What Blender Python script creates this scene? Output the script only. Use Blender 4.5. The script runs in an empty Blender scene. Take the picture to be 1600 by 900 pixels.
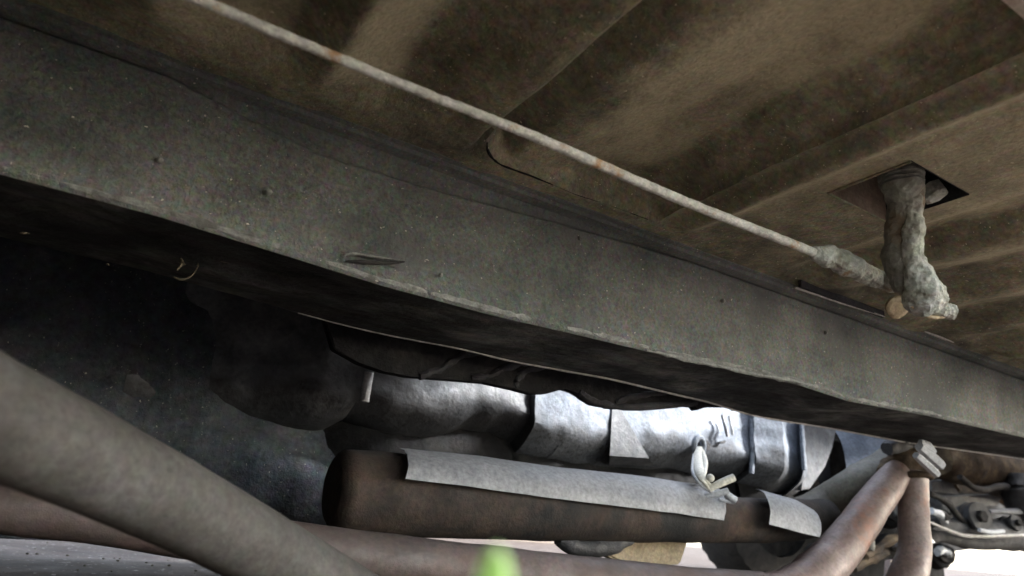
import bpy, bmesh, math, random
from mathutils import Vector, Matrix, noise
S = bpy.context.scene
C = S.collection
rnd = random.Random(7)

# ---------------------------------------------------------------- camera
# world: x runs along the vehicle, y across it (away from the lens), z up; the lens lies low under the sill
F = 1080.0
AX = Vector((0.84501847, -0.23807708, -0.47881425))
AY = Vector((-0.52895222, -0.2407979, -0.81377265))
AZ = Vector((0.07844315, 0.94092278, -0.32941008))
R = Matrix((AX, AY, AZ))
cam = bpy.data.objects.new('camera', bpy.data.cameras.new('camera'))
C.objects.link(cam)
cam.matrix_world = R.to_4x4()
cam.data.sensor_width = 36; cam.data.lens = 36 * F / 1600
cam.data.clip_start = 0.01; cam.data.clip_end = 500
cam.data.dof.use_dof = True; cam.data.dof.focus_distance = 1.0; cam.data.dof.aperture_fstop = 4.8
S.camera = cam
# ---------------------------------------------------------------- light
W = bpy.data.worlds.new('World'); S.world = W; W.use_nodes = True
nt = W.node_tree; bg = nt.nodes['Background']
sky = nt.nodes.new('ShaderNodeTexSky'); sky.sky_type = 'NISHITA'; sky.sun_disc = False
SUN_DIR = Vector((0.8, -0.5, 0.55)).normalized()       # towards the sun
sky.sun_elevation = math.asin(SUN_DIR.z); sky.sun_rotation = math.atan2(SUN_DIR.x, SUN_DIR.y)
sky.air_density = 1.2; sky.dust_density = 1.5
hs_ = nt.nodes.new('ShaderNodeHueSaturation'); hs_.inputs['Saturation'].default_value = .5   # hazy, milky sky
nt.links.new(sky.outputs[0], hs_.inputs['Color']); nt.links.new(hs_.outputs[0], bg.inputs[0]); bg.inputs[1].default_value = 0.15
sun = bpy.data.objects.new('sun', bpy.data.lights.new('sun', 'SUN')); C.objects.link(sun)
sun.data.energy = 2.0; sun.data.angle = math.radians(8); sun.data.color = (1, .99, .98)
sun.rotation_euler = SUN_DIR.to_track_quat('Z', 'Y').to_euler()
S.view_settings.view_transform = 'Standard'; S.view_settings.look = 'None'
S.view_settings.exposure = 3.08; S.view_settings.gamma = 1
S.render.engine = 'CYCLES'
S.cycles.max_bounces = 10; S.cycles.diffuse_bounces = 7

# ---------------------------------------------------------------- measuring helpers (photo measure -> point in the place)
def ray(u, v): return R @ Vector((u - 800, 450 - v, -F))
def atz(u, v, z): d = ray(u, v); return d * (z / d.z)
def aty(u, v, y): d = ray(u, v); return d * (y / d.y)
def atd(u, v, d): return ray(u, v) * (d / F)
def lerp(a, b, t): return a + (b - a) * t
def interp(tab, x):
    if x <= tab[0][0]: return tab[0][1]
    for (a, p), (b, q) in zip(tab, tab[1:]):
        if x <= b: return p + (q - p) * (x - a) / (b - a)
    return tab[-1][1]
def sm(a, b, x):
    t = min(1, max(0, (x - a) / (b - a))); return t * t * (3 - 2 * t)
def nz(p, s, seed=0): return noise.noise(Vector((p[0] * s + seed, p[1] * s, p[2] * s)))

# ---------------------------------------------------------------- materials
def mat(name, cols, scale=8, detail=8, rough=.75, metal=0, bump=.3, bscale=160, speck=None, sp=.0, spscale=220,
        stain=None, stain_lo=.5, stain_hi=.62, stscale=3, stretch=(1, 1, 1), hue=.12, rvar=.15, dirt_shading=None):
    m = bpy.data.materials.new(name); m.use_nodes = True
    n = m.node_tree; L = n.links.new; N = n.nodes.new; b = n.nodes['Principled BSDF']
    tc = N('ShaderNodeTexCoord'); mp = N('ShaderNodeMapping'); mp.inputs['Scale'].default_value = stretch
    L(tc.outputs['Object'], mp.inputs['Vector']); V = mp.outputs[0]
    def nse(s, d=6, r=.6, col=False):
        t = N('ShaderNodeTexNoise'); t.inputs['Scale'].default_value = s; t.inputs['Detail'].default_value = d
        t.inputs['Roughness'].default_value = r; L(V, t.inputs['Vector']); return t.outputs['Color' if col else 'Fac']
    def ramp(src, stops):
        r = N('ShaderNodeValToRGB'); L(src, r.inputs[0]); e = r.color_ramp.elements
        while len(e) < len(stops): e.new(.5)
        for k, (p, c) in enumerate(stops): e[k].position = p; e[k].color = (*c, 1)
        return r.outputs[0]
    def mix(f, a, c, mode='MIX'):
        x = N('ShaderNodeMix'); x.data_type = 'RGBA'; x.blend_type = mode
        if isinstance(f, float): x.inputs[0].default_value = f
        else: L(f, x.inputs[0])
        for i, q in ((6, a), (7, c)):
            if isinstance(q, tuple): x.inputs[i].default_value = (*q, 1)
            else: L(q, x.inputs[i])
        return x.outputs[2]
    k = len(cols)
    stops = [(lerp(.32, .68, i / max(1, k - 1)), c) for i, c in enumerate(cols)]
    col = ramp(nse(scale, detail, .65), stops)
    fine = nse(bscale, 4, .7)
    col = mix(.55, col, ramp(fine, [(.3, (.15, .15, .15)), (.7, (1.0, 1.0, 1.0))]), 'MULTIPLY')
    if hue: col = mix(hue, col, nse(bscale * .55, 2, .5, True), 'OVERLAY')
    if stain:
        col = mix(ramp(nse(stscale, 9, .68), [(stain_lo, (0, 0, 0)), (stain_hi, (1, 1, 1))]), col, stain)
    if speck and sp:
        col = mix(ramp(nse(spscale, 2, .5), [(1 - sp, (0, 0, 0)), (min(1, 1 - sp + .04), (1, 1, 1))]), col, speck)
    if dirt_shading:                                                 # painted shading with dirt: lit pan slopes, shaded lower casing (mesh attribute)
        at = N('ShaderNodeAttribute'); at.attribute_name = 'dirt_shading'
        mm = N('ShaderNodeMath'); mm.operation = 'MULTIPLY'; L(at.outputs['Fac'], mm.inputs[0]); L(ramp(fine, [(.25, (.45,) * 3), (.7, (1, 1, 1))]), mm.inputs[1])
        col = mix(mm.outputs[0], col, dirt_shading)
    L(col, b.inputs['Base Color'])
    b.inputs['Metallic'].default_value = metal
    b.inputs['Specular IOR Level'].default_value = .06 if name.startswith('pitch') else (.2 if rough >= .75 else .5)
    rr = ramp(nse(scale * 2.3, 5), [(.3, (rough - rvar,) * 3), (.7, (min(1, rough + rvar),) * 3)])
    L(rr, b.inputs['Roughness'])
    bp = N('ShaderNodeBump'); bp.inputs['Strength'].default_value = bump; bp.inputs['Distance'].default_value = .003
    h = N('ShaderNodeMath'); h.operation = 'MULTIPLY_ADD'; L(nse(bscale * .22, 5), h.inputs[0]); h.inputs[1].default_value = 1.6; L(fine, h.inputs[2])
    L(h.outputs[0], bp.inputs['Height']); L(bp.outputs[0], b.inputs['Normal'])
    return m
M = {}
M['pan'] = mat('dusty_brown_underseal', [(.15, .145, .10), (.29, .275, .19), (.45, .415, .29)], 12, bump=1.0, bscale=170, speck=(.6, .55, .42), sp=.30, stain=(.07, .066, .055), stain_lo=.52, stain_hi=.68, stscale=4.5, rough=.85, hue=.45, dirt_shading=(.62, .55, .37))
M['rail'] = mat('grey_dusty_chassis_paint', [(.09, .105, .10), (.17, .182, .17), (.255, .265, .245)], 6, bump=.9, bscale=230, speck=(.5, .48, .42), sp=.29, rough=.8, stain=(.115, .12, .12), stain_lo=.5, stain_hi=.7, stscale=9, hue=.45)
M['worn_lit'] = mat('pale_rail_wear_highlight', [(.17, .185, .175), (.27, .285, .27), (.36, .37, .345)], 30, bump=.8, bscale=200, rough=.75, stain=(.12, .12, .11), stain_lo=.5, stain_hi=.6, stscale=20)  # pale wear tone, also used to paint the rail edge highlight
M['under'] = mat('shaded_muddy_underside', [(.008, .008, .008), (.04, .041, .039), (.15, .152, .14)], 11, bump=1.2, bscale=90, rough=.85, hue=.25, stretch=(.6, 1, 1))  # mud plus painted shade: darker copy of the rail for its underside
M['blueblack'] = mat('flare_lifted_black', [(.025, .03, .038), (.05, .058, .068), (.08, .088, .095)], 7, bump=1.0, bscale=90, rough=.85, speck=(.2, .2, .18), sp=.3, hue=.35)  # black raised toward blue: lens flare painted into the tunnel wall
M['lip'] = mat('worn_bare_edge', [(.3, .29, .27), (.6, .58, .54)], 30, bump=.2, rough=.5, metal=.3)
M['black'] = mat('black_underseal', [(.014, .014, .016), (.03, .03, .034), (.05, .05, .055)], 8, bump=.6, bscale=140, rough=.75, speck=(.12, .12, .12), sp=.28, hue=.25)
M['alu'] = mat('cast_aluminium', [(.17, .2, .245), (.28, .32, .38), (.4, .44, .51)], 9, bump=.5, bscale=110, rough=.74, metal=0, stain=(.16, .17, .19), stain_lo=.58, stain_hi=.75, stscale=9, hue=.05, dirt_shading=(.012, .012, .013))
M['pitch'] = mat('pitch_black_steel_and_shade', [(.006, .006, .007), (.014, .014, .015), (.03, .029, .028)], 12, bump=.7, bscale=90, rough=.7)  # dark steel, and flat black fills that paint shade
M['dull'] = mat('dull_grey_alloy', [(.08, .084, .09), (.15, .155, .165), (.22, .225, .235)], 16, bump=.5, bscale=110, rough=.7)
M['grimy_shaded'] = mat('grimy_shaded_alloy', [(.05, .057, .067), (.11, .12, .135), (.19, .20, .22)], 9, bump=.5, bscale=90, rough=.6, metal=.1, hue=.08, dirt_shading=(.010, .010, .011))  # darker casing alloy: grime with the shade of the left end painted in
M['shield'] = mat('aluminised_shield', [(.4, .42, .45), (.62, .63, .66)], 6, bump=.2, bscale=120, rough=.6, metal=.15, stain=(.2, .19, .18), stain_lo=.6, stain_hi=.85, stscale=5, hue=.03)
M['muffler'] = mat('brown_rusted_muffler', [(.022, .018, .016), (.05, .037, .029), (.085, .056, .04)], 6, bump=.5, bscale=110, rough=.8, stain=(.012, .012, .012), stain_lo=.42, stain_hi=.62, stscale=5, hue=.2)
M['pipe'] = mat('reddish_rust_pipe', [(.045, .034, .030), (.075, .056, .051), (.115, .085, .078)], 8, bump=.3, bscale=130, rough=.65, stain=(.06, .035, .025), stain_lo=.5, stain_hi=.7, hue=.2)
M['ypipe'] = mat('pinkish_rust_pipe', [(.13, .088, .074), (.2, .143, .123), (.29, .22, .195)], 9, bump=.3, bscale=120, rough=.55, stain=(.22, .09, .05), stain_lo=.55, stain_hi=.7, stscale=8, metal=.1)
M['olive'] = mat('olive_heat_stained_pipe', [(.05, .045, .03), (.11, .10, .075), (.17, .165, .135)], 7, bump=.25, bscale=120, rough=.6)
M['shaft'] = mat('grey_dusty_shaft', [(.04, .038, .034), (.07, .068, .064), (.11, .11, .11)], 6, bump=.15, bscale=150, rough=.76, metal=0, stain=(.07, .055, .048), stain_lo=.58, stain_hi=.72, stscale=5, stretch=(1, 1, 1))
M['rod'] = mat('chalky_corroded_rod', [(.34, .33, .3), (.56, .57, .53), (.66, .68, .64)], 18, bump=.5, bscale=260, rough=.8, stain=(.34, .22, .13), stain_lo=.56, stain_hi=.62, stscale=14)
M['crust'] = mat('greenish_white_crust', [(.22, .2, .16), (.42, .44, .39), (.58, .62, .57)], 40, bump=.9, bscale=150, rough=.85, stain=(.22, .16, .1), stain_lo=.58, stain_hi=.66, stscale=20)
M['grease'] = mat('brown_grease', [(.12, .12, .1), (.22, .22, .19), (.34, .36, .32)], 22, bump=.8, bscale=150, rough=.8, stain=(.17, .135, .095), stain_lo=.52, stain_hi=.62, stscale=16)
M['tab'] = mat('tan_rubber_washer', [(.25, .19, .11), (.42, .33, .2)], 20, bump=.4, rough=.7)
M['rust'] = mat('rust_orange', [(.02, .015, .011), (.07, .048, .03), (.17, .125, .075)], 14, bump=.6, rough=.85)
M['hole'] = mat('reddish_lit_wall', [(.12, .09, .07), (.22, .17, .13), (.3, .24, .19)], 9, bump=.3, rough=.8)
M['sill'] = mat('beige_sill_paint', [(.5, .42, .34), (.62, .54, .45)], 6, bump=.1, rough=.5)
M['cream'] = mat('cream_plastic', [(.74, .72, .6), (.85, .83, .74)], 20, bump=.1, rough=.45, hue=0)
M['zinc'] = mat('bright_zinc', [(.42, .44, .47), (.6, .62, .65)], 20, bump=.15, rough=.45, metal=.1, hue=.02)
M['dark'] = mat('oily_black_steel', [(.012, .012, .013), (.03, .03, .032), (.055, .055, .06)], 12, bump=.8, rough=.68)
M['sump'] = mat('sooty_steel', [(.012, .012, .012), (.03, .028, .027), (.06, .055, .05)], 16, bump=.9, bscale=60, rough=.8)
M['tyre'] = mat('tyre_rubber', [(.02, .02, .02), (.05, .045, .042)], 30, bump=.5, rough=.85)
M['ground'] = mat('gritty_concrete', [(.045, .032, .026), (.078, .058, .048), (.12, .092, .078)], 5, bump=.9, bscale=60, rough=.9, speck=(.3, .28, .25), sp=.34, spscale=70, hue=.15)
M['wall'] = mat('pale_render', [(.22, .18, .15), (.3, .25, .21)], 2, bump=.2, bscale=30, rough=.9)
M['leaf'] = mat('dry_leaf', [(.1, .085, .055), (.17, .15, .11)], 30, bump=.3, rough=.8)
M['grass'] = mat('fresh_grass', [(.5, .66, .34), (.64, .78, .5)], 20, bump=.1, rough=.5, hue=0)

# ---------------------------------------------------------------- mesh helpers
def tag(o, label=None, cat=None, group=None, kind=None):
    if label: o['label'] = label
    if cat: o['category'] = cat
    if group: o['group'] = group
    if kind: o['kind'] = kind
    return o
def thing(name, loc, label, cat, group=None):
    o = bpy.data.objects.new(name, None); C.objects.link(o); o.location = loc; o.empty_display_size = .05
    return tag(o, label, cat, group)
def obj(name, bm, m, parent=None, smooth=35):
    bmesh.ops.recalc_face_normals(bm, faces=bm.faces)
    me = bpy.data.meshes.new(name); bm.to_mesh(me); bm.free()
    o = bpy.data.objects.new(name, me); C.objects.link(o); me.materials.append(m)
    if smooth:
        me.shade_smooth()
        try: me.set_sharp_from_angle(angle=math.radians(smooth))
        except Exception: pass
    if parent:
        p = parent; off = Vector((0, 0, 0))
        while p: off += p.location; p = p.parent
        me.transform(Matrix.Translation(-off)); o.parent = parent
    return o
def grid(bm, rows, closed=False):
    vs = [[bm.verts.new(p) for p in r] for r in rows]
    for a, b in zip(vs, vs[1:]):
        n = len(a)
        for i in range(n if closed else n - 1):
            j = (i + 1) % n
            try: bm.faces.new((a[i], a[j], b[j], b[i]))
            except ValueError: pass
    return vs
def smoothpath(pts, n):
    """Catmull-Rom through the points; pts = [(Vector, radius)]"""
    out = []
    P = [pts[0]] + list(pts) + [pts[-1]]
    for i in range(1, len(P) - 2):
        for k in range(n):
            t = k / n
            p0, p1, p2, p3 = [q[0] for q in P[i - 1:i + 3]]
            v = .5 * ((2 * p1) + (p2 - p0) * t + (2 * p0 - 5 * p1 + 4 * p2 - p3) * t * t + (3 * p1 - p0 - 3 * p2 + p3) * t ** 3)
            out.append((v, lerp(P[i][1], P[i + 1][1], t)))
    out.append(pts[-1]); return out
def tube(bm, pts, seg=20, n=8, lump=0, ls=40, caps=True, squash=1, up=Vector((0, 0, 1))):
    path = smoothpath(pts, n) if len(pts) > 1 else pts
    rows = []
    for i, (p, r) in enumerate(path):
        d = (path[min(i + 1, len(path) - 1)][0] - path[max(i - 1, 0)][0]).normalized()
        a = d.cross(up)
        if a.length < .1: a = d.cross(Vector((0, 1, 0)))
        a.normalize(); b = d.cross(a).normalized()
        row = []
        for k in range(seg):
            t = 2 * math.pi * k / seg
            q = a * math.cos(t) + b * math.sin(t) * squash
            w = p + q * r
            if lump: w = w + q * lump * (nz(w, ls) + .6 * nz(w, ls * 2.3, 9) + .35 * nz(w, ls * 5, 4))
            row.append(w)
        rows.append(row)
    vs = grid(bm, rows, True)
    if caps:
        bm.faces.new(vs[0]); bm.faces.new(vs[-1][::-1])
    return vs
def box(bm, lo, hi, rot=None, bev=0):
    r = bmesh.ops.create_cube(bm, size=1); lo = Vector(lo); hi = Vector(hi); c = (lo + hi) / 2; s = hi - lo
    for v in r['verts']: v.co = Vector((v.co.x * s.x, v.co.y * s.y, v.co.z * s.z))
    if bev:
        es = list({e for v in r['verts'] for e in v.link_edges})
        g = bmesh.ops.bevel(bm, geom=es, offset=bev, segments=2, profile=.5, affect='EDGES')
        vv = list({v for f in g['faces'] for v in f.verts})
        r['verts'] = [v for v in bm.verts if v.is_valid and (v in vv or v in r['verts'])]
    vs = [v for v in r['verts'] if v.is_valid]
    for v in vs: v.co = (rot @ v.co if rot else v.co) + c
    return vs
def prism(bm, poly, thick):
    """poly: list of Vectors; thick: offset Vector"""
    a = [bm.verts.new(p) for p in poly]; b = [bm.verts.new(p + thick) for p in poly]
    bm.faces.new(a); bm.faces.new(b[::-1])
    for i in range(len(a)):
        j = (i + 1) % len(a); bm.faces.new((a[j], a[i], b[i], b[j]))
def cyl(bm, a, b, r, seg=16, r2=None):
    return tube(bm, [(a, r), (b, r2 if r2 is not None else r)], seg, 1)
def torus(bm, c, axis, Rr, r, seg=28, ms=10, arc=2 * math.pi):
    axis = axis.normalized(); a = axis.cross(Vector((.3, .2, 1))).normalized(); b = axis.cross(a)
    rows = []
    full = arc > 6.28
    N_ = seg if full else seg + 1
    for i in range(N_):
        t = arc * i / seg; q = a * math.cos(t) + b * math.sin(t)
        rows.append([c + q * Rr + (q * math.cos(2 * math.pi * k / ms) + axis * math.sin(2 * math.pi * k / ms)) * r for k in range(ms)])
    if full: rows.append(rows[0])
    grid(bm, rows, True)
    bmesh.ops.remove_doubles(bm, verts=bm.verts, dist=1e-6)
def nut(name, c, axis, r, h, m, parent):
    bm = bmesh.new(); axis = axis.normalized()
    tube(bm, [(c, r), (c + axis * h * .8, r), (c + axis * h, r * .8)], 6, 1)
    return obj(name, bm, m, parent, 25)

# ================================================================= GROUND
H = .45; G = -.14
bm = bmesh.new(); N_ = 120
def gx(i): 
    t = (i / N_) * 2 - 1; return math.copysign(abs(t) ** 2.6, t) * 60
rows = []
for j in range(N_ + 1):
    row = []
    for i in range(N_ + 1):
        x, y = gx(i) + 1, gx(j) + 1.5
        row.append((x, y, G + .012 * nz((x, y, 0), 3) + .006 * nz((x, y, 0), 14)))
    rows.append(row)
grid(bm, rows)
tag(obj('ground', bm, M['ground']), 'rough gritty concrete driveway under the vehicle', None, None, 'structure')
bm = bmesh.new()
for k in range(900):                                       # loose grit on the drive
    x = rnd.uniform(-1.2, 3.5); y = rnd.uniform(1.2, 4.5); r = rnd.uniform(.0015, .004)
    q = bmesh.ops.create_icosphere(bm, subdivisions=1, radius=r)
    for v in q['verts']: v.co = Vector((v.co.x * rnd.uniform(.8, 1.3), v.co.y, v.co.z * .6)) + Vector((x, y, G + .004 + .012 * nz((x, y, 0), 3)))
tag(obj('gravel', bm, M['leaf'], None, 0), 'loose pale grit scattered over the concrete drive', None, None, 'stuff')

# ================================================================= UNDERBODY
ub = thing('vehicle_underbody', Vector((.8, .8, .4)), 'dusty brown vehicle floor with a long grey chassis rail, seen from below', 'car underbody')
XA, XB = -1.6, 3.4
def bumpx(x, c, w, h):                                      # pressed swage running across the floor
    t = abs(x - c) / w
    return h * (1 - sm(.35, 1, t))
RT = [(-.6, 0), (-.34, 0), (-.25, -.022), (-.16, .0), (-.12, 0), (-.04, -.024), (.05, 0), (.09, 0), (.128, -.020), (.205, .014), (.235, .008), (.30, -.010), (.328, -.012),
      (.334, .022), (.352, .020), (.39, .004), (.43, .004), (.53, .026), (.60, .030), (.652, .008)]
RT2 = [(.645, -.004), (.662, .008), (.690, -.010), (.715, -.002), (.93, -.002), (.965, .010), (1.0, .012), (1.03, -.008), (1.06, -.010), (1.14, .006), (1.18, .004), (1.22, -.010), (1.25, -.012), (1.36, .006), (1.39, .004), (1.43, -.010), (1.47, -.010),
       (1.53, .008), (1.58, .004), (1.64, -.02), (1.75, .006), (1.85, -.02), (2.0, 0), (2.2, -.02), (2.4, 0)]
def tab(T, x):
    s_ = 0; w = 0
    for k in (-2, -1, 0, 1, 2):
        q = 3 - abs(k); s_ += q * interp(T, x + k * .0045); w += q
    return 1.5 * s_ / w
def relief(x, y):
    wob = .008 * nz((x * .5, y, 0), 5)
    end = sm(.0, .06, .70 - y)
    sk = .10 * (y - .45)
    n_ = .004 * nz((x, y, 0), 9) + .0012 * nz((x, y, 1), 35)
    d_ = -.004 * (1 - end)
    if x > .3340 and x < .395 and y > .64:                     # rounded corner of the bay
        q = math.hypot(x - .395, y - .64) - .0615
        end2 = 1 - sm(-.012, .0, q)
    elif x < .3340: end2 = 1 if y < .60 else sm(.72, .60, y)
    else: end2 = 1 - sm(-.012, .0, y - .7015)
    if x < .65: return (tab(RT, x + (wob if x < .3 or x > .4 else 0)) + .004) * end2 + d_ + n_
    if HX0 - .03 < x < HX1 + .03: pass
    f = 1 if .70 < x < .93 else end
    r = tab(RT2, x + wob * sm(.93, 1.0, x) + sk * sm(.9, 1.1, x))
    return lerp(r, -.004, 1 - sm(.0, .06, .715 - y)) + n_ * (1 - .8 * sm(.68, .72, x) * sm(.95, .92, x))
HOLE = [atz(1302, 300, H).to_2d(), atz(1398, 246, H).to_2d(), atz(1522, 298, H).to_2d(), atz(1438, 330, H).to_2d(), atz(1386, 343, H).to_2d()]
HX0, HX1, HY0, HY1 = .752, .882, .378, .486
def snap(lst, v):
    i = min(range(len(lst)), key=lambda k: abs(lst[k] - v)); lst[i] = v
xs = []; x = XA
while x < XB:
    xs.append(x); x += .006 if -.3 < x < 2.2 else .05
xs.append(XB)
ys = [.165 + (.752 - .165) * j / 98 for j in range(99)]
for v in (HX0, HX1): snap(xs, v)
for v in (HY0, HY1): snap(ys, v)
bm = bmesh.new()
V = [[bm.verts.new((x, y, H + relief(x, y))) for y in ys] for x in xs]
for i in range(len(xs) - 1):
    for j in range(len(ys) - 1):
        cx = (xs[i] + xs[i + 1]) / 2; cy = (ys[j] + ys[j + 1]) / 2
        if HX0 < cx < HX1 and HY0 < cy < HY1: continue
        bm.faces.new((V[i][j], V[i + 1][j], V[i + 1][j + 1], V[i][j + 1]))
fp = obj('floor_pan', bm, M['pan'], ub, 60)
at = fp.data.attributes.new('dirt_shading', 'FLOAT', 'POINT')  # slopes facing forward and the open side painted as lit, over dust mottle
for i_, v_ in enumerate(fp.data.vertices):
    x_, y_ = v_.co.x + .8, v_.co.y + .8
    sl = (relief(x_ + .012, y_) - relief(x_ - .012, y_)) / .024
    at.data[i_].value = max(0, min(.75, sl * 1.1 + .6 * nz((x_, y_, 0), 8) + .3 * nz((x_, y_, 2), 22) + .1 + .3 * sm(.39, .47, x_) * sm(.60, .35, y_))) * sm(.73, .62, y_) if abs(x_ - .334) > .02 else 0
# metal above so no daylight leaks through
bm = bmesh.new(); box(bm, (XA, .165, H + .12), (XB, .96, H + .14)); obj('cabin_floor', bm, M['black'], ub)
# walls of the lever opening
bm = bmesh.new()
zt = H + .075; e = .004
def wallq(a, b): bm.faces.new([bm.verts.new(p) for p in (a, b, (b[0], b[1], zt), (a[0], a[1], zt))])
zb = H - .0045
wallq((HX1, HY0, zb), (HX1, HY1, zb)); 
wallq((HX0, HY0, zb), (HX1, HY0, zb)); 
bm.faces.new([bm.verts.new(p) for p in ((HX0, HY0, zt), (HX1, HY0, zt), (HX1, HY1, zt), (HX0, HY1, zt))])
obj('opening_wall', bm, M['black'], ub)
bm = bmesh.new(); box(bm, (HX0 - .002, HY1 - .001, zb + .001), (HX1, HY1 + .002, zt)); obj('opening_side_plate', bm, M['hole'], ub)  # brighter than the other walls: its lit side is put into the colour
bm = bmesh.new()
for a, b in (((HX0, HY1), (HX1, HY1)), ((HX0, HY0), (HX0, HY1))):
    tube(bm, [(Vector((a[0], a[1], zb)), .0016), (Vector((b[0], b[1], zb)), .0016)], 8, 12, lump=.0008, ls=90)
obj('opening_rim', bm, M['pan'], ub)

# ---- frame rail: swept profile
lowz = [(aty(u, v, .765).x, aty(u, v, .765).z) for u, v in ((-200, 205), (0, 268), (120, 300), (250, 335), (450, 397), (600, 444), (770, 490), (900, 520), (1050, 556), (1250, 600), (1330, 626), (1450, 648), (1600, 682), (1800, 725))]
lowz.sort()
def zlow(x): return interp(lowz, x)
botpts = []
for u, v in ((500, 497), (600, 520), (700, 540), (800, 562), (950, 590), (1100, 626), (1250, 662), (1400, 690), (1600, 716), (1800, 735)):
    # where the rail's under face meets the sight line
    best = None
    for k in range(60, 200):
        p = aty(u, v, k / 100 * .75)
        dz = abs(p.z - (zlow(p.x) - .006))
        if best is None or dz < best[0]: best = (dz, p)
    botpts.append((best[1].x, min(1.0, best[1].y)))
botpts.sort()
def ybot(x): return interp(botpts, x)
topz = sorted((aty(u, v, .755).x, aty(u, v, .755).z) for u, v in ((-300, -70), (0, 5), (200, 90), (350, 170), (500, 246), (700, 306), (850, 346), (1000, 388), (1250, 466), (1600, 596), (1900, 700)))
def ztop(x): return min(H - .018, interp(topz, x))
BUMPS = []
for u, v, wx, wz, ba in ((585, 398, .030, .0028, .0035), (590, 408, .030, .003, -.006), (560, 376, .045, .012, -.0035), (850, 490, .022, .005, .004), (895, 504, .03, .004, .004), (690, 395, .05, .02, -.003), (620, 420, .06, .012, .0025), (1020, 500, .06, .02, .002), (1200, 560, .08, .02, -.002), (1380, 600, .1, .03, .003), (240, 200, .06, .03, .003)):
    p_ = aty(u, v, .76); BUMPS.append((p_.x, p_.z, wx, wz, ba))
rows = []
x = XA
while x <= XB:
    z0 = zlow(x); yb = ybot(x)
    dent = .004 * nz((x, 0, 0), 6)
    zt_ = ztop(x); pr = [(.728, H - .003), (.7285, H - .0055), (.736, H - .007), (.7375, H - .012), (.748, H - .013 + dent * .2), (.7545, H - .014), (.760, zt_ + .006), (.7555, zt_ + .003), (.7545, zt_)]
    for k in range(1, 30):
        t = k / 30; zz = lerp(zt_ - .001, z0 + .008, t); yy = .757 + .008 * t + .003 * nz((x, t, 3), 5) + .0012 * nz((x, t * 2, 8), 20)
        for bx, bz, wx, wz, ba in BUMPS: yy -= ba * math.exp(-((x - bx) / wx) ** 4 - ((zz - bz) / wz) ** 2)
        pr.append((yy, zz))
    pr += [(.7655, z0 + .006), (.7665, z0 + .002), (.770, z0 - .001), (.776, z0 - .0015 + dent * .5)]
    for t in (.12, .25, .4, .55, .7, .85, .96):
        y = lerp(.78, yb, t)
        crease = .010 * nz((x * 1.0, y * 2, 5), 6) * sm(0, .3, t) * sm(1, .8, t)
        pr.append((y, z0 - .002 - .004 * t + crease))
    pr += [(yb, z0 - .007), (yb + .002, z0 - .006), (yb + .003, z0 + .12)]
    rows.append([(x, a, b) for a, b in pr])
    x += .006 if -.3 < x < 2.2 else .04
NS = 41
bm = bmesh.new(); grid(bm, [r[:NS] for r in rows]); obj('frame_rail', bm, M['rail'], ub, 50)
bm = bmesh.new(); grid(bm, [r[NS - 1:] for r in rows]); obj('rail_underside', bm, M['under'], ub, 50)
bm = bmesh.new(); pts = []
x = -.3
while x < 2.4:
    w = .75 + .5 * nz((x, 0, 0), 9)
    pts.append((Vector((x, .7705 + .0012 * nz((x, 4, 0), 12), zlow(x) + .0062)), .0062 * (.9 + .25 * nz((x, 0, 0), 9)))); x += .03
tube(bm, pts, 10, 3, lump=.0016, ls=60); obj('edge_highlight', bm, M['worn_lit'], ub)  # pale strip painting the highlight along the rail's lower edge
# thin bare lip on the rail's far lower edge
bm = bmesh.new(); pts = []
x = .22
while x < 2.4:
    w = sm(.2, .8, x)
    pts.append((Vector((x, ybot(x), zlow(x) - .0075)), .0011 + .0012 * w)); x += .06
tube(bm, pts, 8, 4, lump=.0006, ls=60); obj('rail_lip', bm, M['lip'], ub)
# dark line painting the crease shade round the recessed bay
bm = bmesh.new(); pts = []
for q in range(18): pts.append((.3335, .20 + .44 * q / 17))
for q in range(1, 7): a_ = math.pi / 2 * q / 6; pts.append((.395 - .0615 * math.cos(a_), .64 + .0615 * math.sin(a_)))
for q in range(1, 10): pts.append((.395 + .24 * q / 9, .7015))
tube(bm, [(Vector((a, b, H + relief(a - .002, b) + .0002)), .0002 + .0011 * sm(.55, .38, a)) for a, b in pts], 8, 3, lump=.001, ls=60); obj('crease_line', bm, M['pitch'], ub)
# slit in the flange with a bare strip below it
def onrail(u, v, off=0): p = aty(u, v, .757 - off); return p
bm = bmesh.new()
a = atz(1245, 446, H - .012); b = atz(1385, 492, H - .012)
box(bm, (a.x, a.y - .009, H - .016), (b.x, a.y - .003, H - .004)); obj('flange_slot', bm, M['black'], ub)
bm = bmesh.new()
tube(bm, [(a + Vector((0, .004, -.003)), .002), ((a + b) / 2 + Vector((0, .004, -.003)), .0028), (b + Vector((0, .003, -.003)), .001)], 8, 8); obj('bare_strip', bm, M['lip'], ub)
a = atz(1445, 518, H - .012); b = atz(1490, 535, H - .012)
bm = bmesh.new(); tube(bm, [(a, .001), ((a + b) / 2, .0026), (b, .001)], 8, 8); obj('bare_strip', bm, M['lip'], ub)
bm = bmesh.new(); tube(bm, [(aty(u, v, .7585), r) for u, v, r in ((538, 404, .0008), (541, 398, .0022), (560, 397, .0024), (592, 402, .002), (624, 406, .0008))], 8, 8, lump=.001, ls=90, squash=.7); obj('slot_rim', bm, M['worn_lit'], ub)
bm = bmesh.new(); tube(bm, [(aty(u, v, .7598), r) for u, v, r in ((540, 408, .001), (560, 409, .003), (600, 411, .003), (632, 409, .001))], 8, 8, lump=.001, ls=90, squash=.8); obj('slot_shade', bm, M['under'], ub)  # proud dark strip; the dent's shade is put into its colour
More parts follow.
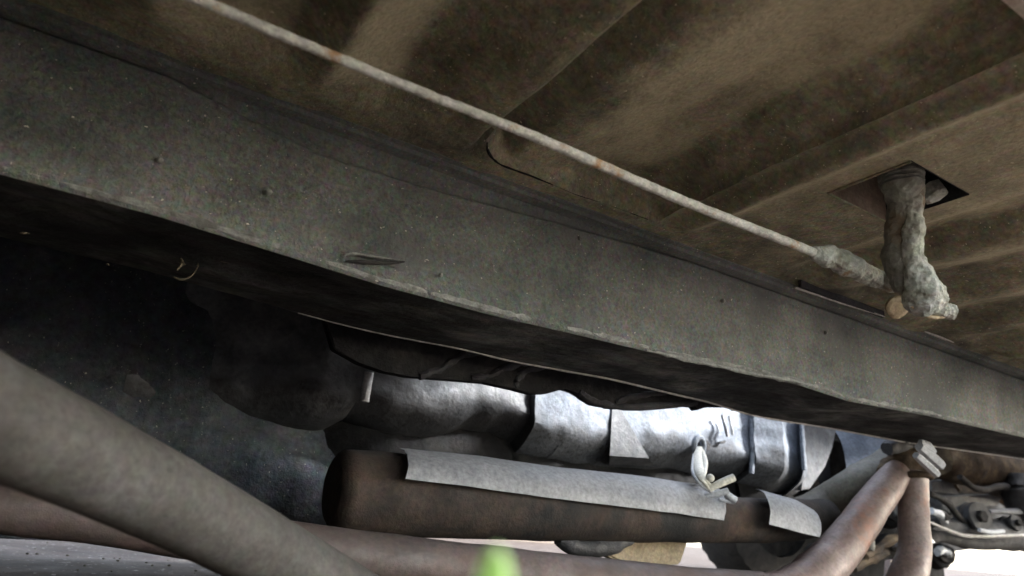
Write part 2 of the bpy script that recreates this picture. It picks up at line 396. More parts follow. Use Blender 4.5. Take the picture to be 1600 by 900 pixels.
bm = bmesh.new(); tube(bm, [(aty(u, v, .762), r) for u, v, r in ((1010, 548, .001), (1060, 558, .0035), (1150, 578, .004), (1235, 594, .0045), (1255, 600, .001))], 10, 8, lump=.003, ls=60); obj('edge_scale', bm, M['worn_lit'], ub)
for u, v in ((688, 430), (1049, 342), (905, 372), (420, 300), (1290, 520), (1130, 470), (250, 250)):
    bm = bmesh.new(); c = aty(u, v, .757); q = bmesh.ops.create_icosphere(bm, subdivisions=2, radius=.0035)
    for w in q['verts']: w.co = w.co * (1 + .5 * nz(w.co, 200, u)) + c
    obj('mud_fleck', bm, M['worn_lit'], ub)
for u, v, du, dv in ((110, 335, 22, 6), (28, 364, 18, 1), (262, 368, 14, 8), (282, 366, 12, 8), (344, 408, 14, 4), (166, 412, 4, 2)):
    bm = bmesh.new(); tube(bm, [(aty(u, v, .84), .0006), (aty(u + du * .5, v + dv * .3, .84), .0016), (aty(u + du, v + dv, .84), .0006)], 8, 4, lump=.001, ls=120, squash=.5); obj('mud_fleck', bm, M['leaf'], ub)
# ---- dark hanging bracket behind the rail, and its curved ribs
BY = 1.02
def plate(name, px, y, th, m, parent, bev=.002, smooth=35):
    bm = bmesh.new(); prism(bm, [aty(u, v, y) for u, v in px], Vector((0, th, 0)))
    if bev: bmesh.ops.bevel(bm, geom=list(bm.edges), offset=bev, segments=2, affect='EDGES')
    return obj(name, bm, m, parent, smooth)
plate('hanging_bracket', [(500, 470), (522, 545), (560, 566), (600, 580), (640, 588), (690, 592), (760, 596), (830, 615), (856, 615), (876, 609), (885, 606), (900, 611), (912, 622), (928, 632), (960, 638), (985, 639), (1010, 633), (1045, 632), (1088, 634), (1089, 641), (1112, 634), (1150, 634), (1152, 641), (1165, 640), (1175, 600), (1000, 540), (800, 500)], BY, .02, M['pitch'], ub)
for px in ([(808, 606), (806, 596), (818, 582), (850, 572), (905, 574)],
           [(655, 588), (690, 575), (735, 552), (800, 556)], [(735, 590), (760, 588), (790, 575), (830, 566)],
           [(960, 630), (990, 620), (1060, 612), (1088, 630)], [(905, 612), (930, 628), (985, 636), (1088, 630)]):
    bm = bmesh.new(); tube(bm, [(aty(u, min(v, 640), BY + .003), .007) for u, v in px], 10, 8, lump=.003, ls=50)
    obj('bracket_rib', bm, M['black'], ub)
# ---- far parts of the body that keep the middle dark
def wavy_panel(name, x0, x1, z0, z1, y, m, amp=.02, seed=0, nx=80, nz_=30, lean=0):
    bm = bmesh.new(); rows = []
    for i in range(nx + 1):
        x = lerp(x0, x1, i / nx); row = []
        for j in range(nz_ + 1):
            z = lerp(z0, z1, j / nz_)
            row.append((x, y + amp * nz((x, seed, z), 4) + amp * .3 * nz((x, seed, z), 14) + lean * (z - z0), z))
        rows.append(row)
    grid(bm, rows); return obj(name, bm, m, ub, 60)
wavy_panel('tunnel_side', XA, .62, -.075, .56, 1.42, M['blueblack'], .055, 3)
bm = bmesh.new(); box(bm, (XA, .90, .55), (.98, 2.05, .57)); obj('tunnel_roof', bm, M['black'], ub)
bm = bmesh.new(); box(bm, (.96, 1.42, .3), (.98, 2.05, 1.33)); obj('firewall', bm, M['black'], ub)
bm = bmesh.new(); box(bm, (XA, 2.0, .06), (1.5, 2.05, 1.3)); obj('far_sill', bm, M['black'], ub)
bm = bmesh.new(); box(bm, (XA, .04, H - .02), (XB, .190, H + .02), bev=.006); obj('sill_flange', bm, M['sill'], ub)
bm = bmesh.new(); box(bm, (XA, .0, H - .015), (4.2, .04, H + .9), bev=.01); obj('body_side', bm, M['sill'], ub)  # out of view; carried further forward to hold off direct sun
bm = bmesh.new(); box(bm, (XA, -.11, -.12), (.30, -.07, H + .1), bev=.01); obj('side_blocker', bm, M['black'], ub)  # unseen blocker beside the lens, added to bring light from ahead
bm = bmesh.new(); box(bm, (4.2, .0, .42), (4.25, 2.05, 1.33), bev=.01); obj('nose_blocker', bm, M['sill'], ub)  # unseen, added to keep direct sun off the casing
bm = bmesh.new(); box(bm, (2.15, .92, .74), (XB, 2.05, .76)); obj('front_shade_panel', bm, M['black'], ub)  # unseen lid, added to shade the machinery at the front
bm = bmesh.new(); box(bm, (XA, .04, 1.33), (.98, 2.05, 1.36)); obj('roof_panel', bm, M['sill'], ub)
bm = bmesh.new(); box(bm, (XA - .03, -.1, -.12), (XA, 2.05, 1.33)); obj('rear_blocker', bm, M['sill'], ub)  # unseen, added to shut off light from behind
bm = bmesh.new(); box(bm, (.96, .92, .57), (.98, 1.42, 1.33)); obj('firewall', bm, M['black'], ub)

# ================================================================= LINKAGE ROD
rp = thing('linkage_rod', atz(800, 200, .352), 'thin chalky pale rod running diagonally below the brown floor', 'linkage rod')
ZR = .352
bm = bmesh.new(); pts = []
for u, v in ((150, -66), (310, -1), (430, 50), (560, 104), (690, 156), (800, 199), (900, 241), (1000, 285), (1100, 327), (1190, 362), (1288, 401)):
    p = atz(u, v, ZR); d = -(R.transposed() @ p).z
    w = interp([(150, 9), (450, 9), (700, 7.5), (900, 8), (1290, 7)], u)
    pts.append((p, w * d / F))
tube(bm, pts, 18, 26, lump=.0006, ls=110); obj('rod', bm, M['rod'], rp, 0)
def onto(u, v, d): return atd(u, v, d)
D0 = -(R.transposed() @ atz(1288, 401, ZR)).z
bm = bmesh.new()
tube(bm, [(atd(u, v, D0 + (u - 1288) * .0004), w * D0 / F) for u, v, w in ((1268, 393, 8), (1284, 399, 15), (1300, 403, 17), (1318, 410, 18), (1334, 417, 17), (1352, 427, 14), (1368, 434, 13.5), (1382, 441, 15))], 36, 14, lump=.0035, ls=55)
obj('rod_end', bm, M['crust'], rp, 0)
bm = bmesh.new()
c = atd(1393, 440, D0 + .03); q = bmesh.ops.create_icosphere(bm, subdivisions=4, radius=18 * D0 / F)
for v in q['verts']: v.co = v.co * (1 + .16 * nz(v.co, 55)) + c
obj('ball_socket', bm, M['crust'], rp, 0)
bm = bmesh.new()
c = atd(1402, 480, D0 + .045)
for k, (u, v, r, t) in enumerate(((1402, 480, 19, 4), (1412, 474, 15, 4))):
    cc = atd(u, v, D0 + .045); ax = Vector((.3, .55, .5)).normalized()
    rr = r * D0 / F; th = t * D0 / F
    tube(bm, [(cc - ax * th, rr * .7), (cc - ax * th * .6, rr), (cc + ax * th * .6, rr), (cc + ax * th, rr * .7)], 20, 2, lump=.0015, ls=60)
obj('washer', bm, M['tab'], rp, 0)

# ================================================================= LEVER
lv = thing('lever_arm', atd(1440, 480, .85), 'crusty pale green and brown lever hanging down through the square floor opening', 'lever')
DL = .85
def lp(u, v, w, d=0): return (atd(u, v, DL + d), w * DL / F)
bm = bmesh.new()
tube(bm, [lp(1402, 240, 34, .05), lp(1408, 280, 31, .0), lp(1413, 315, 25), lp(1412, 355, 24), lp(1410, 395, 26), lp(1412, 425, 25), lp(1420, 450, 18)], 26, 14, lump=.004, ls=35)
obj('lever_shaft', bm, M['grease'], lv, 0)
bm = bmesh.new()
tube(bm, [lp(1426, 300, 8, -.014), lp(1426, 320, 14, -.016), lp(1427, 350, 15.5, -.018), lp(1426, 382, 15.5, -.018), lp(1427, 400, 15, -.018), lp(1433, 425, 21, -.018), lp(1441, 452, 28, -.015), lp(1446, 472, 30, -.012), lp(1450, 484, 22, -.01)], 40, 22, lump=.0038, ls=48)
obj('crusted_sleeve', bm, M['crust'], lv, 0)
bm = bmesh.new()
tube(bm, [lp(1448, 474, 16, -.02), lp(1464, 481, 13, -.015), lp(1478, 486, 13, -.012), lp(1488, 488, 12, -.01), lp(1492, 489, 6, -.01)], 18, 8, lump=.003, ls=60)
obj('pivot_nub', bm, M['crust'], lv, 0)
bm = bmesh.new()
tube(bm, [lp(1424, 478, 2, -.02), lp(1440, 490, 3, -.02), lp(1462, 496, 3, -.02), lp(1482, 493, 2, -.015)], 10, 8, lump=.001, ls=80)
obj('grease_rim', bm, M['tab'], lv, 0)
bm = bmesh.new(); ax = Vector((.2, -.4, -.85))
c = atd(1452, 292, .90)
tube(bm, [(c, .0155), (c + ax.normalized() * .016, .0155), (c + ax.normalized() * .019, .012)], 6, 1, lump=.002, ls=60)
obj('nut', bm, M['crust'], lv, 20)

# ================================================================= TRANSMISSION
tr = thing('transmission_case', aty(950, 660, 1.3), 'cast aluminium gearbox casing with upright facets, darkened with oil and painted shade along its lower edge', 'gearbox')
TY = 1.30
cols = [  # u, y offset, bottom v
    (180, .125, 655), (300, .11, 652), (380, .075, 645), (430, .05, 645), (475, .03, 650), (490, .02, 652), (520, .015, 652), (535, .012, 650), (560, .006, 640), (580, .004, 650), (640, .0, 668), (690, .0, 672),
    (725, .002, 668), (745, .006, 660), (790, .008, 664), (824, .016, 684), (832, .0, 700), (880, -.006, 706), (882, -.006, 708), (950, .008, 716), (958, .008, 720), (1000, .004, 722), (1012, .0, 724), (1085, .0, 728), (1120, .008, 734), (1160, .02, 738), (1176, .018, 740), (1182, .0, 746), (1228, -.02, 760), (1234, .02, 765), (1254, .03, 765), (1258, .0, 768), (1262, .04, 768), (1268, .12, 768)]
rows = []
fine = []
for (a, b) in zip(cols, cols[1:]):
    n = max(1, int((b[0] - a[0]) / 8))
    for k in range(n): fine.append(tuple(lerp(a[i], b[i], k / n) for i in range(3)))
fine.append(cols[-1])
for u, dy, vb in fine:
    y = TY + dy; p = aty(u, vb, y)
    zb_ = p.z + .008 * nz((u / 300, 0, 0), 6); x = p.x; row = []
    for z, o in ((.62, .03), (.5, .01), (.42, .0), (.40, .0)): row.append((x, y + o, z))
    for k in range(1, 22):
        t = k / 21; row.append((x, y + .006 * nz((x * 2, t * 2, 1), 3) + .003 * nz((x, t * .25, 4), 30) + .05 * max(0, (t - .72) / .28) ** 2.2, lerp(.40, zb_, t)))
    row += [(x, y + .065, zb_ - .008), (x, y + .09, zb_ - .014), (x, y + .14, zb_ - .018), (x, y + .25, zb_ - .02)]
    rows.append(row)
ks = next(i for i, q in enumerate(fine) if q[0] >= 826)
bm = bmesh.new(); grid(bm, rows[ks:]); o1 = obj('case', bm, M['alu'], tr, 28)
bm = bmesh.new(); grid(bm, rows[:ks + 1]); o2 = obj('tail_housing', bm, M['grimy_shaded'], tr, 28)
for o_, st in ((o1, ks), (o2, 0)):
    at = o_.data.attributes.new('dirt_shading', 'FLOAT', 'POINT'); nr = len(rows[0])
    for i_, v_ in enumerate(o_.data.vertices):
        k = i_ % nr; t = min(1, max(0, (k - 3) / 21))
        at.data[i_].value = min(1, sm(.55, .92, t + .22 * nz(v_.co, 16) + .12 * nz(v_.co, 45)) * 1.6)  # darkens downward: turned-under shade painted in with the oil stain
# lower skirt: black sheet painting the shadow below the casing
rows = []
for u, dy, vb in fine:
    y = TY + dy; p = aty(u, vb, y); x = p.x; zb_ = p.z
    w_ = .012 * nz((x, 2, 0), 14); y += .07 * (1 - sm(500, 640, u)); zb_ += .07 * (1 - sm(430, 640, u))
    rows.append([(x, y + .075, zb_ - .002), (x, y + .062 + w_, zb_ - .02), (x, y + .056 - w_, zb_ - .05), (x, y + .06 + w_, zb_ - .09), (x, y + .085, zb_ - .125), (x, y + .16, zb_ - .145), (x, y + .3, zb_ - .15)])
bm = bmesh.new(); grid(bm, rows); obj('shade_skirt', bm, M['pitch'], tr, 40)
def trib(name, px, w, m, dy=-.01, seg=10):
    bm = bmesh.new(); tube(bm, [(aty(u, v, TY + dy), w) for u, v in px], seg, 6, lump=.001, ls=40); return obj(name, bm, m, tr)
trib('casting_rib', [(577, 582), (573, 605), (570, 628)], .009, M['zinc'], -.02)
trib('casting_mark', [(1128, 648), (1137, 682)], .0045, M['zinc'], -.014)
trib('casting_mark', [(1139, 650), (1145, 680)], .004, M['zinc'], -.014)
plate('casting_slot', [(1124, 691), (1135, 688), (1133, 693), (1127, 693)], TY - .004, .012, M['dark'], tr, .001)
trib('casting_rib', [(1252, 655), (1254, 700), (1256, 735)], .006, M['alu'], -.0)
trib('casting_rib', [(1175, 655), (1176, 700), (1174, 740)], .007, M['alu'], .01)
bm = bmesh.new(); torus(bm, aty(1092, 697, TY - .03), Vector((-.2, 1, .1)), .021, .008); obj('eyelet', bm, M['alu'], tr)
bm = bmesh.new(); c = aty(1092, 697, TY); cyl(bm, c, c + Vector((0, -.026, 0)), .014); obj('eyelet_hole', bm, M['dark'], tr)
for u, v in ((655, 625), (905, 640), (1215, 672)):
    c = aty(u, v, TY); 
bm = bmesh.new()
a1, a2, b1, b2 = aty(957, 632, TY + .004), aty(966, 632, TY + .004), aty(953, 712, TY - .006), aty(1014, 716, TY - .004)
c1, c2 = aty(952, 726, TY + .05), aty(1020, 728, TY + .05)
q = [bm.verts.new(p) for p in (a1, a2, b2, b1, c1, c2)]
bm.faces.new((q[0], q[1], q[2], q[3])); bm.faces.new((q[3], q[2], q[5], q[4])); bm.faces.new((q[1], q[5], q[2])); bm.faces.new((q[0], q[3], q[4])); bm.faces.new((q[0], q[4], q[5], q[1]))
obj('gusset', bm, M['grimy_shaded'], tr, 20)  # darker alloy paints the shade of this turned-away facet
plate('side_flange', [(1256, 650), (1308, 668), (1300, 700), (1290, 730), (1266, 764), (1252, 766)], TY + .05, .03, M['grimy_shaded'], tr, .003)

# ================================================================= WIRE CLIP
DC = -(R.transposed() @ aty(1092, 697, TY - .05)).z - .05
def cp(u, v, w, d=0): d = -.22 * sm(698, 750, v); return (atd(u, v, DC + d), w * (DC + d) / F)
wc = thing('wire_clip', atd(1100, 740, DC), 'cream flat wire clip with loose white ends hanging from the gearbox eyelet', 'wire clip')
bm = bmesh.new(); tube(bm, [cp(1093, 700, 5), cp(1090, 716, 8), cp(1093, 736, 9), cp(1099, 752, 6), cp(1107, 766, 3)], 16, 8, squash=.6); obj('strap', bm, M['cream'], wc)
bm = bmesh.new(); tube(bm, [cp(1097, 704, 3), cp(1102, 720, 4), cp(1101, 738, 3.5), cp(1096, 752, 3)], 10, 8); obj('wire_loop', bm, M['cream'], wc)
bm = bmesh.new(); tube(bm, [cp(1084, 710, 2), cp(1082, 735, 2.5), cp(1090, 752, 2.5), cp(1104, 764, 3), cp(1114, 769, 3)], 10, 8); obj('wire_loop', bm, M['zinc'], wc)
bm = bmesh.new(); tube(bm, [cp(1108, 764, 5), cp(1128, 754, 6), cp(1147, 746, 6)], 14, 6); obj('wire_end', bm, M['cream'], wc)
bm = bmesh.new(); tube(bm, [cp(1098, 776, 3), cp(1116, 773, 5), cp(1138, 767, 5)], 12, 6); obj('wire_end', bm, M['zinc'], wc)
bm = bmesh.new(); tube(bm, [cp(1132, 768, 4), cp(1140, 776, 6), cp(1149, 782, 6)], 12, 6); obj('wire_end', bm, M['zinc'], wc)
bm = bmesh.new(); tube(bm, [cp(1124, 780, 2), cp(1138, 784, 2.5), cp(1147, 786, 2)], 12, 6); obj('wire_end', bm, M['zinc'], wc)
bm = bmesh.new(); q = bmesh.ops.create_icosphere(bm, subdivisions=3, radius=5.5 * DC / F)
for v in q['verts']: v.co += cp(1110, 747, 1)[0]
obj('crimp_bead', bm, M['cream'], wc)
bm = bmesh.new(); tube(bm, [cp(1102, 750, 2.5), cp(1112, 760, 2.5)], 10, 4); obj('wire_loop', bm, M['cream'], wc)

# ================================================================= MUFFLER
YM = 1.12
mf = thing('exhaust_muffler', aty(850, 790, YM), 'long dark brown rusted exhaust silencer below the gearbox', 'muffler')
def mp(u, v, w, y=YM):
    p = aty(u, v, y); d = -(R.transposed() @ p).z; return (p, w * d / F)
bm = bmesh.new()
c0, r0 = mp(590, 770, 63); c1_, _ = mp(750, 782, 58); ax_ = (c1_ - c0).normalized()
tube(bm, [(c0 - ax_ * l, r0 * f) for l, f in ((.0800, .02), (.0795, .35), (.077, .72), (.070, .88), (.055, .97))] + [(c0, r0), mp(750, 782, 58), mp(900, 796, 47), mp(1050, 806, 39), mp(1150, 812, 34), mp(1230, 812, 32), mp(1290, 808, 28)], 40, 8, lump=.0025, ls=10)
obj('muffler_body', bm, M['muffler'], mf, 60)
bm = bmesh.new()
tube(bm, [mp(536, 827, 5), mp(700, 835, 4), mp(880, 836, 4), mp(1050, 839, 4), mp(1180, 842, 3)], 10, 10, lump=.002, ls=30); obj('seam', bm, M['muffler'], mf)
bm = bmesh.new()
tube(bm, [mp(1240, 812, 26, 1.20), mp(1290, 792, 32, 1.18), mp(1345, 760, 33, 1.11), mp(1395, 728, 30, 1.10), mp(1430, 706, 26, 1.09)], 28, 10, lump=.003, ls=14)
obj('inlet_pipe', bm, M['olive'], mf)
bm = bmesh.new(); tube(bm, [mp(872, 842, 10), mp(892, 852, 17), mp(930, 856, 18), mp(965, 850, 15), mp(985, 843, 7)], 18, 6, lump=.004, ls=30, squash=.8)
obj('hanger_bracket', bm, M['dark'], mf)
plate('rubber_hanger', [(940, 864), (985, 843), (1078, 840), (1064, 882), (985, 886)], 1.2, .03, M['tab'], mf, .004)
bm = bmesh.new(); c, r = mp(896, 846, 5); tube(bm, [mp(884, 838, 3), mp(896, 846, 4), mp(905, 848, 2)], 8, 4); obj('bolt', bm, M['lip'], mf)

# ================================================================= HEAT SHIELDS
def curved_sheet(name, top, bot, bulge, y, m, parent, nx=40, ny=12, th=.0016):
    bm = bmesh.new(); rows = []
    for i in range(nx + 1):
        t = i / nx; row = []
        u0, v0, y0 = [interp([(k / (len(top) - 1), q[c]) for k, q in enumerate(top)], t) for c in range(3)]
        u1, v1, y1 = [interp([(k / (len(bot) - 1), q[c]) for k, q in enumerate(bot)], t) for c in range(3)]
        p0 = aty(u0, v0, y0); p1 = aty(u1, v1, y1)
        for j in range(ny + 1):
            s = j / ny; a = s * math.pi / 2
            # quarter arc: starts lying on top of the body, ends hanging down its side
            p = Vector((lerp(p0.x, p1.x, s), lerp(p0.y, p1.y, math.sin(a)), lerp(p0.z, p1.z, 1 - math.cos(a))))
            p.z += .0015 * nz((p.x, s, 0), 12); p.y += .002 * nz((p.x, s, 3), 8)
            row.append(p)
        rows.append(row)
    grid(bm, rows)
    bmesh.ops.solidify(bm, geom=list(bm.faces), thickness=th)
    return obj(name, bm, m, parent, 50)
hs = thing('heat_shield', aty(880, 760, 1.1), 'long curved pale aluminium heat shield lying along the brown silencer', 'heat shield', 'heat shields on the silencer')
curved_sheet('shield_sheet', [(618, 700, 1.14), (740, 712, 1.14), (860, 729, 1.14), (985, 742, 1.14), (1112, 760, 1.14)], [(634, 748, 1.03), (760, 764, 1.035), (885, 781, 1.04), (1010, 796, 1.045), (1131, 813, 1.055)], 0, 0, M['shield'], hs)
hs2 = thing('heat_shield', aty(1230, 800, 1.1), 'short curved end piece of heat shield beyond the wire clip', 'heat shield', 'heat shields on the silencer')
curved_sheet('shield_sheet', [(1180, 764, 1.10), (1205, 771, 1.10), (1235, 779, 1.10), (1262, 794, 1.10)], [(1202, 819, 1.03), (1228, 826, 1.03), (1254, 833, 1.03), (1281, 840, 1.03)], 0, 0, M['shield'], hs2, 20)

# ================================================================= SPLASH PLATE + side plates near flange
sp = thing('splash_plate', aty(1340, 700, 1.35), 'pale bluish curved plate tucked behind the pipe flange', 'metal plate')
curved_sheet('plate_sheet', [(1280, 660, 1.5), (1320, 664, 1.48), (1360, 676, 1.45), (1400, 694, 1.42)], [(1322, 742, 1.38), (1345, 728, 1.36), (1365, 724, 1.34), (1385, 716, 1.32)], 0, 0, M['alu'], sp, 20)

# ================================================================= EXHAUST PIPE, FRONT Y
YP = 1.0
ex = thing('exhaust_pipe', mp(700, 880, 40, YP)[0], 'long reddish rusted exhaust pipe running low to a forked front pipe', 'exhaust pipe')
bm = bmesh.new()
tube(bm, [mp(-200, 770, 38, .95), mp(0, 793, 38, .96), mp(200, 815, 39, .97), mp(450, 855, 38, .99), mp(700, 887, 40, 1.0), mp(900, 912, 42, 1.01), mp(1080, 930, 42, 1.02), mp(1190, 938, 42, 1.02)], 32, 8, lump=.002, ls=9)
obj('rear_pipe', bm, M['pipe'], ex)
bm = bmesh.new()
tube(bm, [mp(1150, 945, 38, 1.02), mp(1230, 925, 35, 1.02), mp(1295, 878, 32, 1.02), mp(1340, 822, 29, 1.02), mp(1378, 770, 25, 1.02), mp(1402, 737, 21, 1.02)], 30, 10, lump=.003, ls=12)
obj('branch_pipe', bm, M['ypipe'], ex)
bm = bmesh.new()
tube(bm, [mp(1400, 960, 30, 1.0), mp(1418, 905, 28, 1.0), mp(1430, 860, 24, 1.0), mp(1428, 815, 22, 1.0), mp(1427, 770, 21, 1.0), mp(1426, 738, 22, 1.0)], 30, 10, lump=.002, ls=12, up=Vector((1, 0, 0)))
obj('branch_pipe', bm, M['ypipe'], ex)
bm = bmesh.new()
tube(bm, [mp(1384, 740, 12, 1.03), mp(1394, 732, 19, 1.03), mp(1408, 724, 20, 1.02), mp(1428, 720, 20, 1.01), mp(1446, 726, 17, 1.0), mp(1454, 736, 10, 1.0)], 24, 8, lump=.006, ls=20)
obj('collector', bm, M['rust'], ex)
bm = bmesh.new()
torus(bm, mp(1426, 745, 1, 1.0)[0], Vector((0, .1, 1)), .043, .008, lumpless if False else 28); obj('clamp_ring', bm, M['rust'], ex)
bm = bmesh.new()
tube(bm, [mp(1385, 700, 9, 1.02), mp(1405, 697, 15, 1.02), mp(1425, 700, 15, 1.02), mp(1440, 708, 9, 1.02)], 16, 6, lump=.006, ls=30); obj('gasket', bm, M['dark'], ex)
for a_, b_, w in (((1436, 697), (1470, 727), 9), ((1431, 711), (1464, 741), 7)):
    bm = bmesh.new(); tube(bm, [mp(*a_, w * .8, .93), mp((a_[0] + b_[0]) / 2, (a_[1] + b_[1]) / 2, w, .93), mp(*b_, w * .9, .93)], 6, 4, lump=.001, ls=40); obj('clamp_bolt', bm, M['zinc'], ex, 20)
bm = bmesh.new(); tube(bm, [mp(1438, 690, 4, .93), mp(1450, 697, 7, .93), mp(1460, 706, 4, .93)], 6, 4); obj('clamp_bolt', bm, M['zinc'], ex, 20)
bm = bmesh.new(); prism(bm, [mp(u, v, 1, 1.0)[0] for u, v in ((1448, 832), (1462, 848), (1446, 850))], Vector((0, .01, 0))); obj('bracket_tab', bm, M['zinc'], ex, 0)

# ================================================================= PROP SHAFT
ps = thing('propeller_shaft', atd(300, 760, .5), 'thick smooth grey tube crossing the bottom left corner in front of the rusty pipe', 'drive shaft')
bm = bmesh.new(); pts = []
for u, v, w, d in ((-260, 535, 108, .40), (-100, 608, 94, .425), (0, 656, 86, .45), (200, 748, 70, .52), (400, 852, 57, .61), (500, 909, 52, .66), (640, 992, 46, .74), (760, 1065, 42, .82)):
    pts.append((atd(u, v, d), w * d / F))
tube(bm, pts, 48, 10, lump=.0008, ls=15); obj('tube', bm, M['shaft'], ps)

# ================================================================= FRONT SUSPENSION etc
sa = thing('suspension_arm', mp(1540, 815, 1, 1.5)[0], 'oily black suspension arm with bolts at the right edge', 'suspension arm')
bm = bmesh.new()
tube(bm, [mp(1440, 818, 12, 1.5), mp(1480, 828, 22, 1.5), mp(1540, 834, 28, 1.5), mp(1620, 838, 30, 1.5), mp(1750, 842, 30, 1.5)], 22, 8, lump=.012, ls=12, squash=.8); obj('arm', bm, M['dark'], sa)
bm = bmesh.new(); tube(bm, [mp(1450, 815, 2, 1.42), mp(1490, 832, 3, 1.42), mp(1520, 838, 3, 1.42), mp(1600, 836, 2, 1.42)], 8, 8); obj('arm_edge', bm, M['lip'], sa)
for u, v, r in ((1524, 808, 23), (1466, 810, 13), (1580, 818, 12)):
    c, rr = mp(u, v, r, 1.44); ax_ = Vector((-.25, -.9, .1)).normalized()
    bm = bmesh.new(); tube(bm, [(c + ax_ * -.06, rr * .8), (c + ax_ * -.02, rr), (c + ax_ * -.015, rr * .8), (c + ax_ * .01, rr * .8), (c + ax_ * .015, rr), (c + ax_ * .025, rr * .95)], 24, 2, lump=.004, ls=25); obj('bushing', bm, M['dark'], sa)
    nut('bolt', c + ax_ * .025, ax_, rr * .42, .016, M['sump'], sa)
for px, r_, m_ in (([(1450, 770), (1480, 786), (1500, 810), (1550, 850)], 5, 'sump'), ([(1500, 745), (1530, 765), (1570, 760), (1620, 770)], 5, 'sump'), ([(1560, 845), (1580, 812), (1600, 806)], 6, 'sump'), ([(1440, 846), (1470, 838), (1520, 850), (1600, 848)], 9, 'sump')):
    bm = bmesh.new(); tube(bm, [mp(u, v, r_, 1.46) for u, v in px], 12, 8, lump=.004, ls=20); obj('hose', bm, M[m_], sa)
bm = bmesh.new(); tube(bm, [mp(1530, 828, 3, 1.40), mp(1548, 832, 4, 1.40), mp(1568, 830, 3, 1.40)], 8, 4, lump=.002); obj('bolt', bm, M['zinc'], sa)
bm = bmesh.new(); tube(bm, [mp(1455, 798, 5, 1.42), mp(1468, 804, 7, 1.42), mp(1478, 816, 5, 1.42)], 10, 4, lump=.004); obj('bolt', bm, M['zinc'], sa)
bm = bmesh.new(); tube(bm, [mp(1545, 800, 4, 1.44), mp(1600, 799, 5, 1.44), mp(1660, 798, 5, 1.44)], 10, 4, lump=.004); obj('tie_rod', bm, M['dull'], sa)
bm = bmesh.new(); tube(bm, [mp(1588, 740, 10, 1.44), mp(1592, 765, 24, 1.44), mp(1600, 790, 22, 1.44), mp(1620, 800, 10, 1.44)], 18, 4, lump=.02, ls=10); obj('joint_boot', bm, M['dark'], sa)
rb = thing('rusty_crossmember', mp(1530, 735, 1, 1.55)[0], 'orange rusted crossmember just under the end of the grey rail', 'crossmember')
bm = bmesh.new(); tube(bm, [mp(1462, 716, 26, 1.55), mp(1500, 722, 34, 1.55), mp(1560, 738, 36, 1.55), mp(1700, 770, 38, 1.55)], 24, 8, lump=.012, ls=8); obj('crossmember_tube', bm, M['rust'], rb)
al = thing('alloy_bracket', mp(1490, 780, 1, 1.6)[0], 'pale alloy bracket between the forked pipe and the black arm', 'bracket')
def slab(name, px, y, th, m, parent): return plate(name, px, y, th, m, parent, .004)
slab('bracket_plate', [(1455, 752), (1485, 750), (1500, 772), (1456, 768)], 1.6, .05, M['dull'], al)
slab('bracket_plate', [(1468, 776), (1512, 774), (1568, 772), (1560, 790), (1510, 792), (1492, 806), (1474, 796)], 1.62, .05, M['dull'], al)
eb = thing('engine_underside', mp(1380, 840, 1, 1.9)[0], 'dark oily machinery visible between and behind the forked pipes', 'engine')
bm = bmesh.new()
box(bm, aty(1310, 905, 1.9) + Vector((0, 0, -.02)), aty(1440, 715, 1.9) + Vector((.1, .4, .0)), bev=.02); obj('sump', bm, M['pitch'], eb)
for u, v, r in ((1395, 800, 20), (1392, 850, 14), (1345, 866, 14), (1475, 866, 17), (1308, 826, 14), (1290, 866, 18)):
    c, rr = mp(u, v, r, 1.7); ax_ = Vector((-.4, -.85, rnd.uniform(-.2, .2))).normalized()
    bm = bmesh.new(); tube(bm, [(c - ax_ * .07, rr * 1.1), (c - ax_ * .01, rr * 1.15), (c, rr * .8), (c + ax_ * .02, rr * .8)], 20, 2, lump=.008, ls=20); obj('boss', bm, M['sump'], eb)
    nut('bolt', c + ax_ * .02, ax_, rr * .45, .014, M['dull'], eb)
for px, m in (([(1300, 812), (1310, 815), (1318, 820)], 'tab'), ([(1292, 846), (1300, 848), (1306, 850)], 'zinc'), ([(1352, 870), (1375, 855), (1400, 840)], 'rust'), ([(1335, 890), (1360, 875), (1385, 862)], 'rust'), ([(1360, 830), (1362, 845), (1360, 860)], 'olive'), ([(1464, 862), (1472, 860), (1481, 862)], 'zinc')):
    bm = bmesh.new(); tube(bm, [mp(u, v, 6, 1.5) for u, v in px], 10, 5, lump=.008, ls=20); obj('fitting', bm, M[m], eb)
plate('pale_bracket', [(1392, 876), (1402, 874), (1424, 905), (1390, 905)], 1.3, .02, M['ypipe'], eb)

plate('dark_backdrop', [(1250, 600), (1250, 790), (1400, 790), (1400, 862), (1490, 862), (1620, 846), (1900, 840), (1900, 600)], 2.1, .3, M['pitch'], eb, .01)  # added black backdrop, painting the dark gaps behind pipes and casing
plate('mount_arm', [(1455, 700), (1500, 690), (1640, 720), (1640, 790), (1590, 795), (1560, 770), (1500, 770)], 1.9, .06, M['rust'], eb, .01)
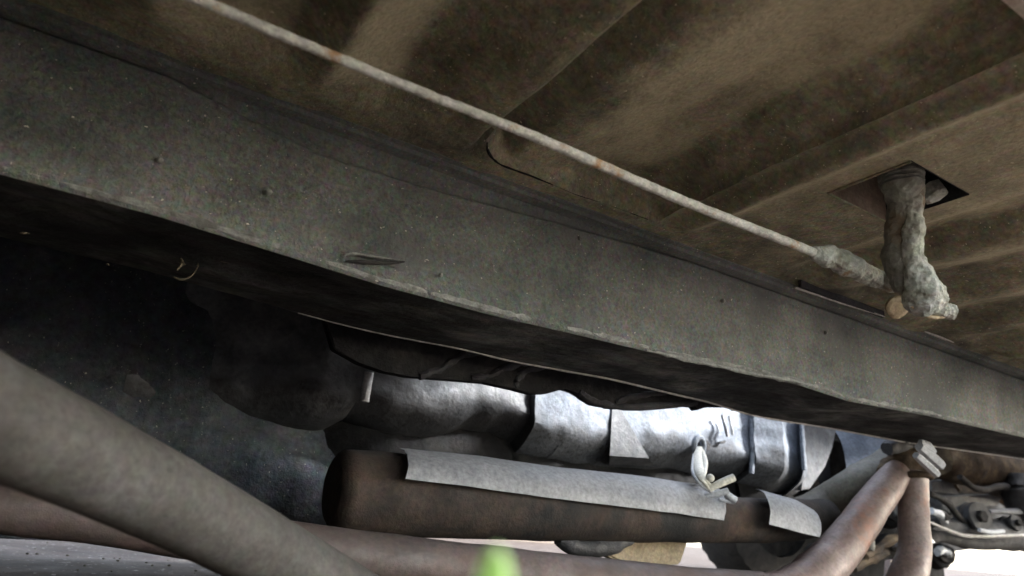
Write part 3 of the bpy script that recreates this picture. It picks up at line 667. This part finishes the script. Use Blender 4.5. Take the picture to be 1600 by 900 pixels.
# ================================================================= WHEEL
wh = thing('wheel', (3.1, 2.0, G + .3), 'dark treaded tyre standing on the ground past the silencer', 'wheel')
p = aty(1170, 860, 2.0); cxw = aty(1175, 860, 2.0).x + .05
bm = bmesh.new(); rows = []
prof = [(-.1, .20), (-.105, .26), (-.09, .305), (-.06, .318), (-.03, .322), (.03, .322), (.06, .318), (.09, .305), (.105, .26), (.1, .20)]
cz = G + .322
for i in range(73):
    t = 2 * math.pi * i / 72; g = .006 * (i % 2)
    rows.append([(cxw + (r - (g if r > .3 else 0)) * math.cos(t), 2.0 + y, cz + (r - (g if r > .3 else 0)) * math.sin(t)) for y, r in prof])
grid(bm, rows); obj('tyre', bm, M['tyre'], wh, 30)
bm = bmesh.new(); tube(bm, [(Vector((cxw, 1.93, cz)), .2), (Vector((cxw, 1.95, cz)), .21), (Vector((cxw, 2.08, cz)), .21)], 32, 1); obj('rim', bm, M['pitch'], wh)

# ================================================================= OUTSIDE
ow = thing('garden_wall', (4, 9, G), 'sunlit pale rendered wall seen in the gap beneath the silencer', 'wall')
bm = bmesh.new(); box(bm, (-8, 9, G - .1), (7.4, 9.2, G + 1.6)); obj('wall_face', bm, M['wall'], ow)
bm = bmesh.new(); box(bm, (-8.05, 8.95, G + 1.6), (7.45, 9.25, G + 1.68)); obj('coping', bm, M['wall'], ow)

# ================================================================= GRASS BLADE, DRY LEAF
gb = thing('grass_blade', atd(775, 990, .16), 'bright green grass blade tip, blurred, close at the bottom', 'grass')
bm = bmesh.new()
DG = .115
tube(bm, [(atd(768, 1240, DG * 1.05), 40 * DG / F), (atd(770, 1000, DG), 37 * DG / F), (atd(772, 920, DG), 29 * DG / F), (atd(774, 885, DG), 23 * DG / F), (atd(776, 862, DG), 12 * DG / F), (atd(779, 856, DG), 2 * DG / F)], 16, 8, squash=.3, up=Vector((0, 0, 1)))
g_ = M['grass'].node_tree; tl = g_.nodes.new('ShaderNodeBsdfTranslucent'); tl.inputs[0].default_value = (.62, .82, .42, 1)
ms = g_.nodes.new('ShaderNodeMixShader'); ms.inputs[0].default_value = .55
g_.links.new(g_.nodes['Principled BSDF'].outputs[0], ms.inputs[1]); g_.links.new(tl.outputs[0], ms.inputs[2]); g_.links.new(ms.outputs[0], g_.nodes['Material Output'].inputs[0])
obj('blade', bm, M['grass'], gb)
dl = thing('dry_leaf', aty(285, 420, .86), 'curled scrap of dry leaf caught in the dark under the rail', 'leaf')
bm = bmesh.new()
tube(bm, [mp(270, 432, 2, .86), mp(284, 437, 4, .86), mp(300, 430, 4, .86), mp(309, 415, 2.5, .86), mp(308, 402, 1, .86)], 8, 6, lump=.002, ls=60, squash=.4); obj('curl', bm, M['leaf'], dl)
bm = bmesh.new(); tube(bm, [mp(276, 422, 2, .86), mp(284, 412, 4, .86), mp(282, 404, 2, .86)], 8, 6, lump=.002, squash=.4); obj('curl', bm, M['leaf'], dl)
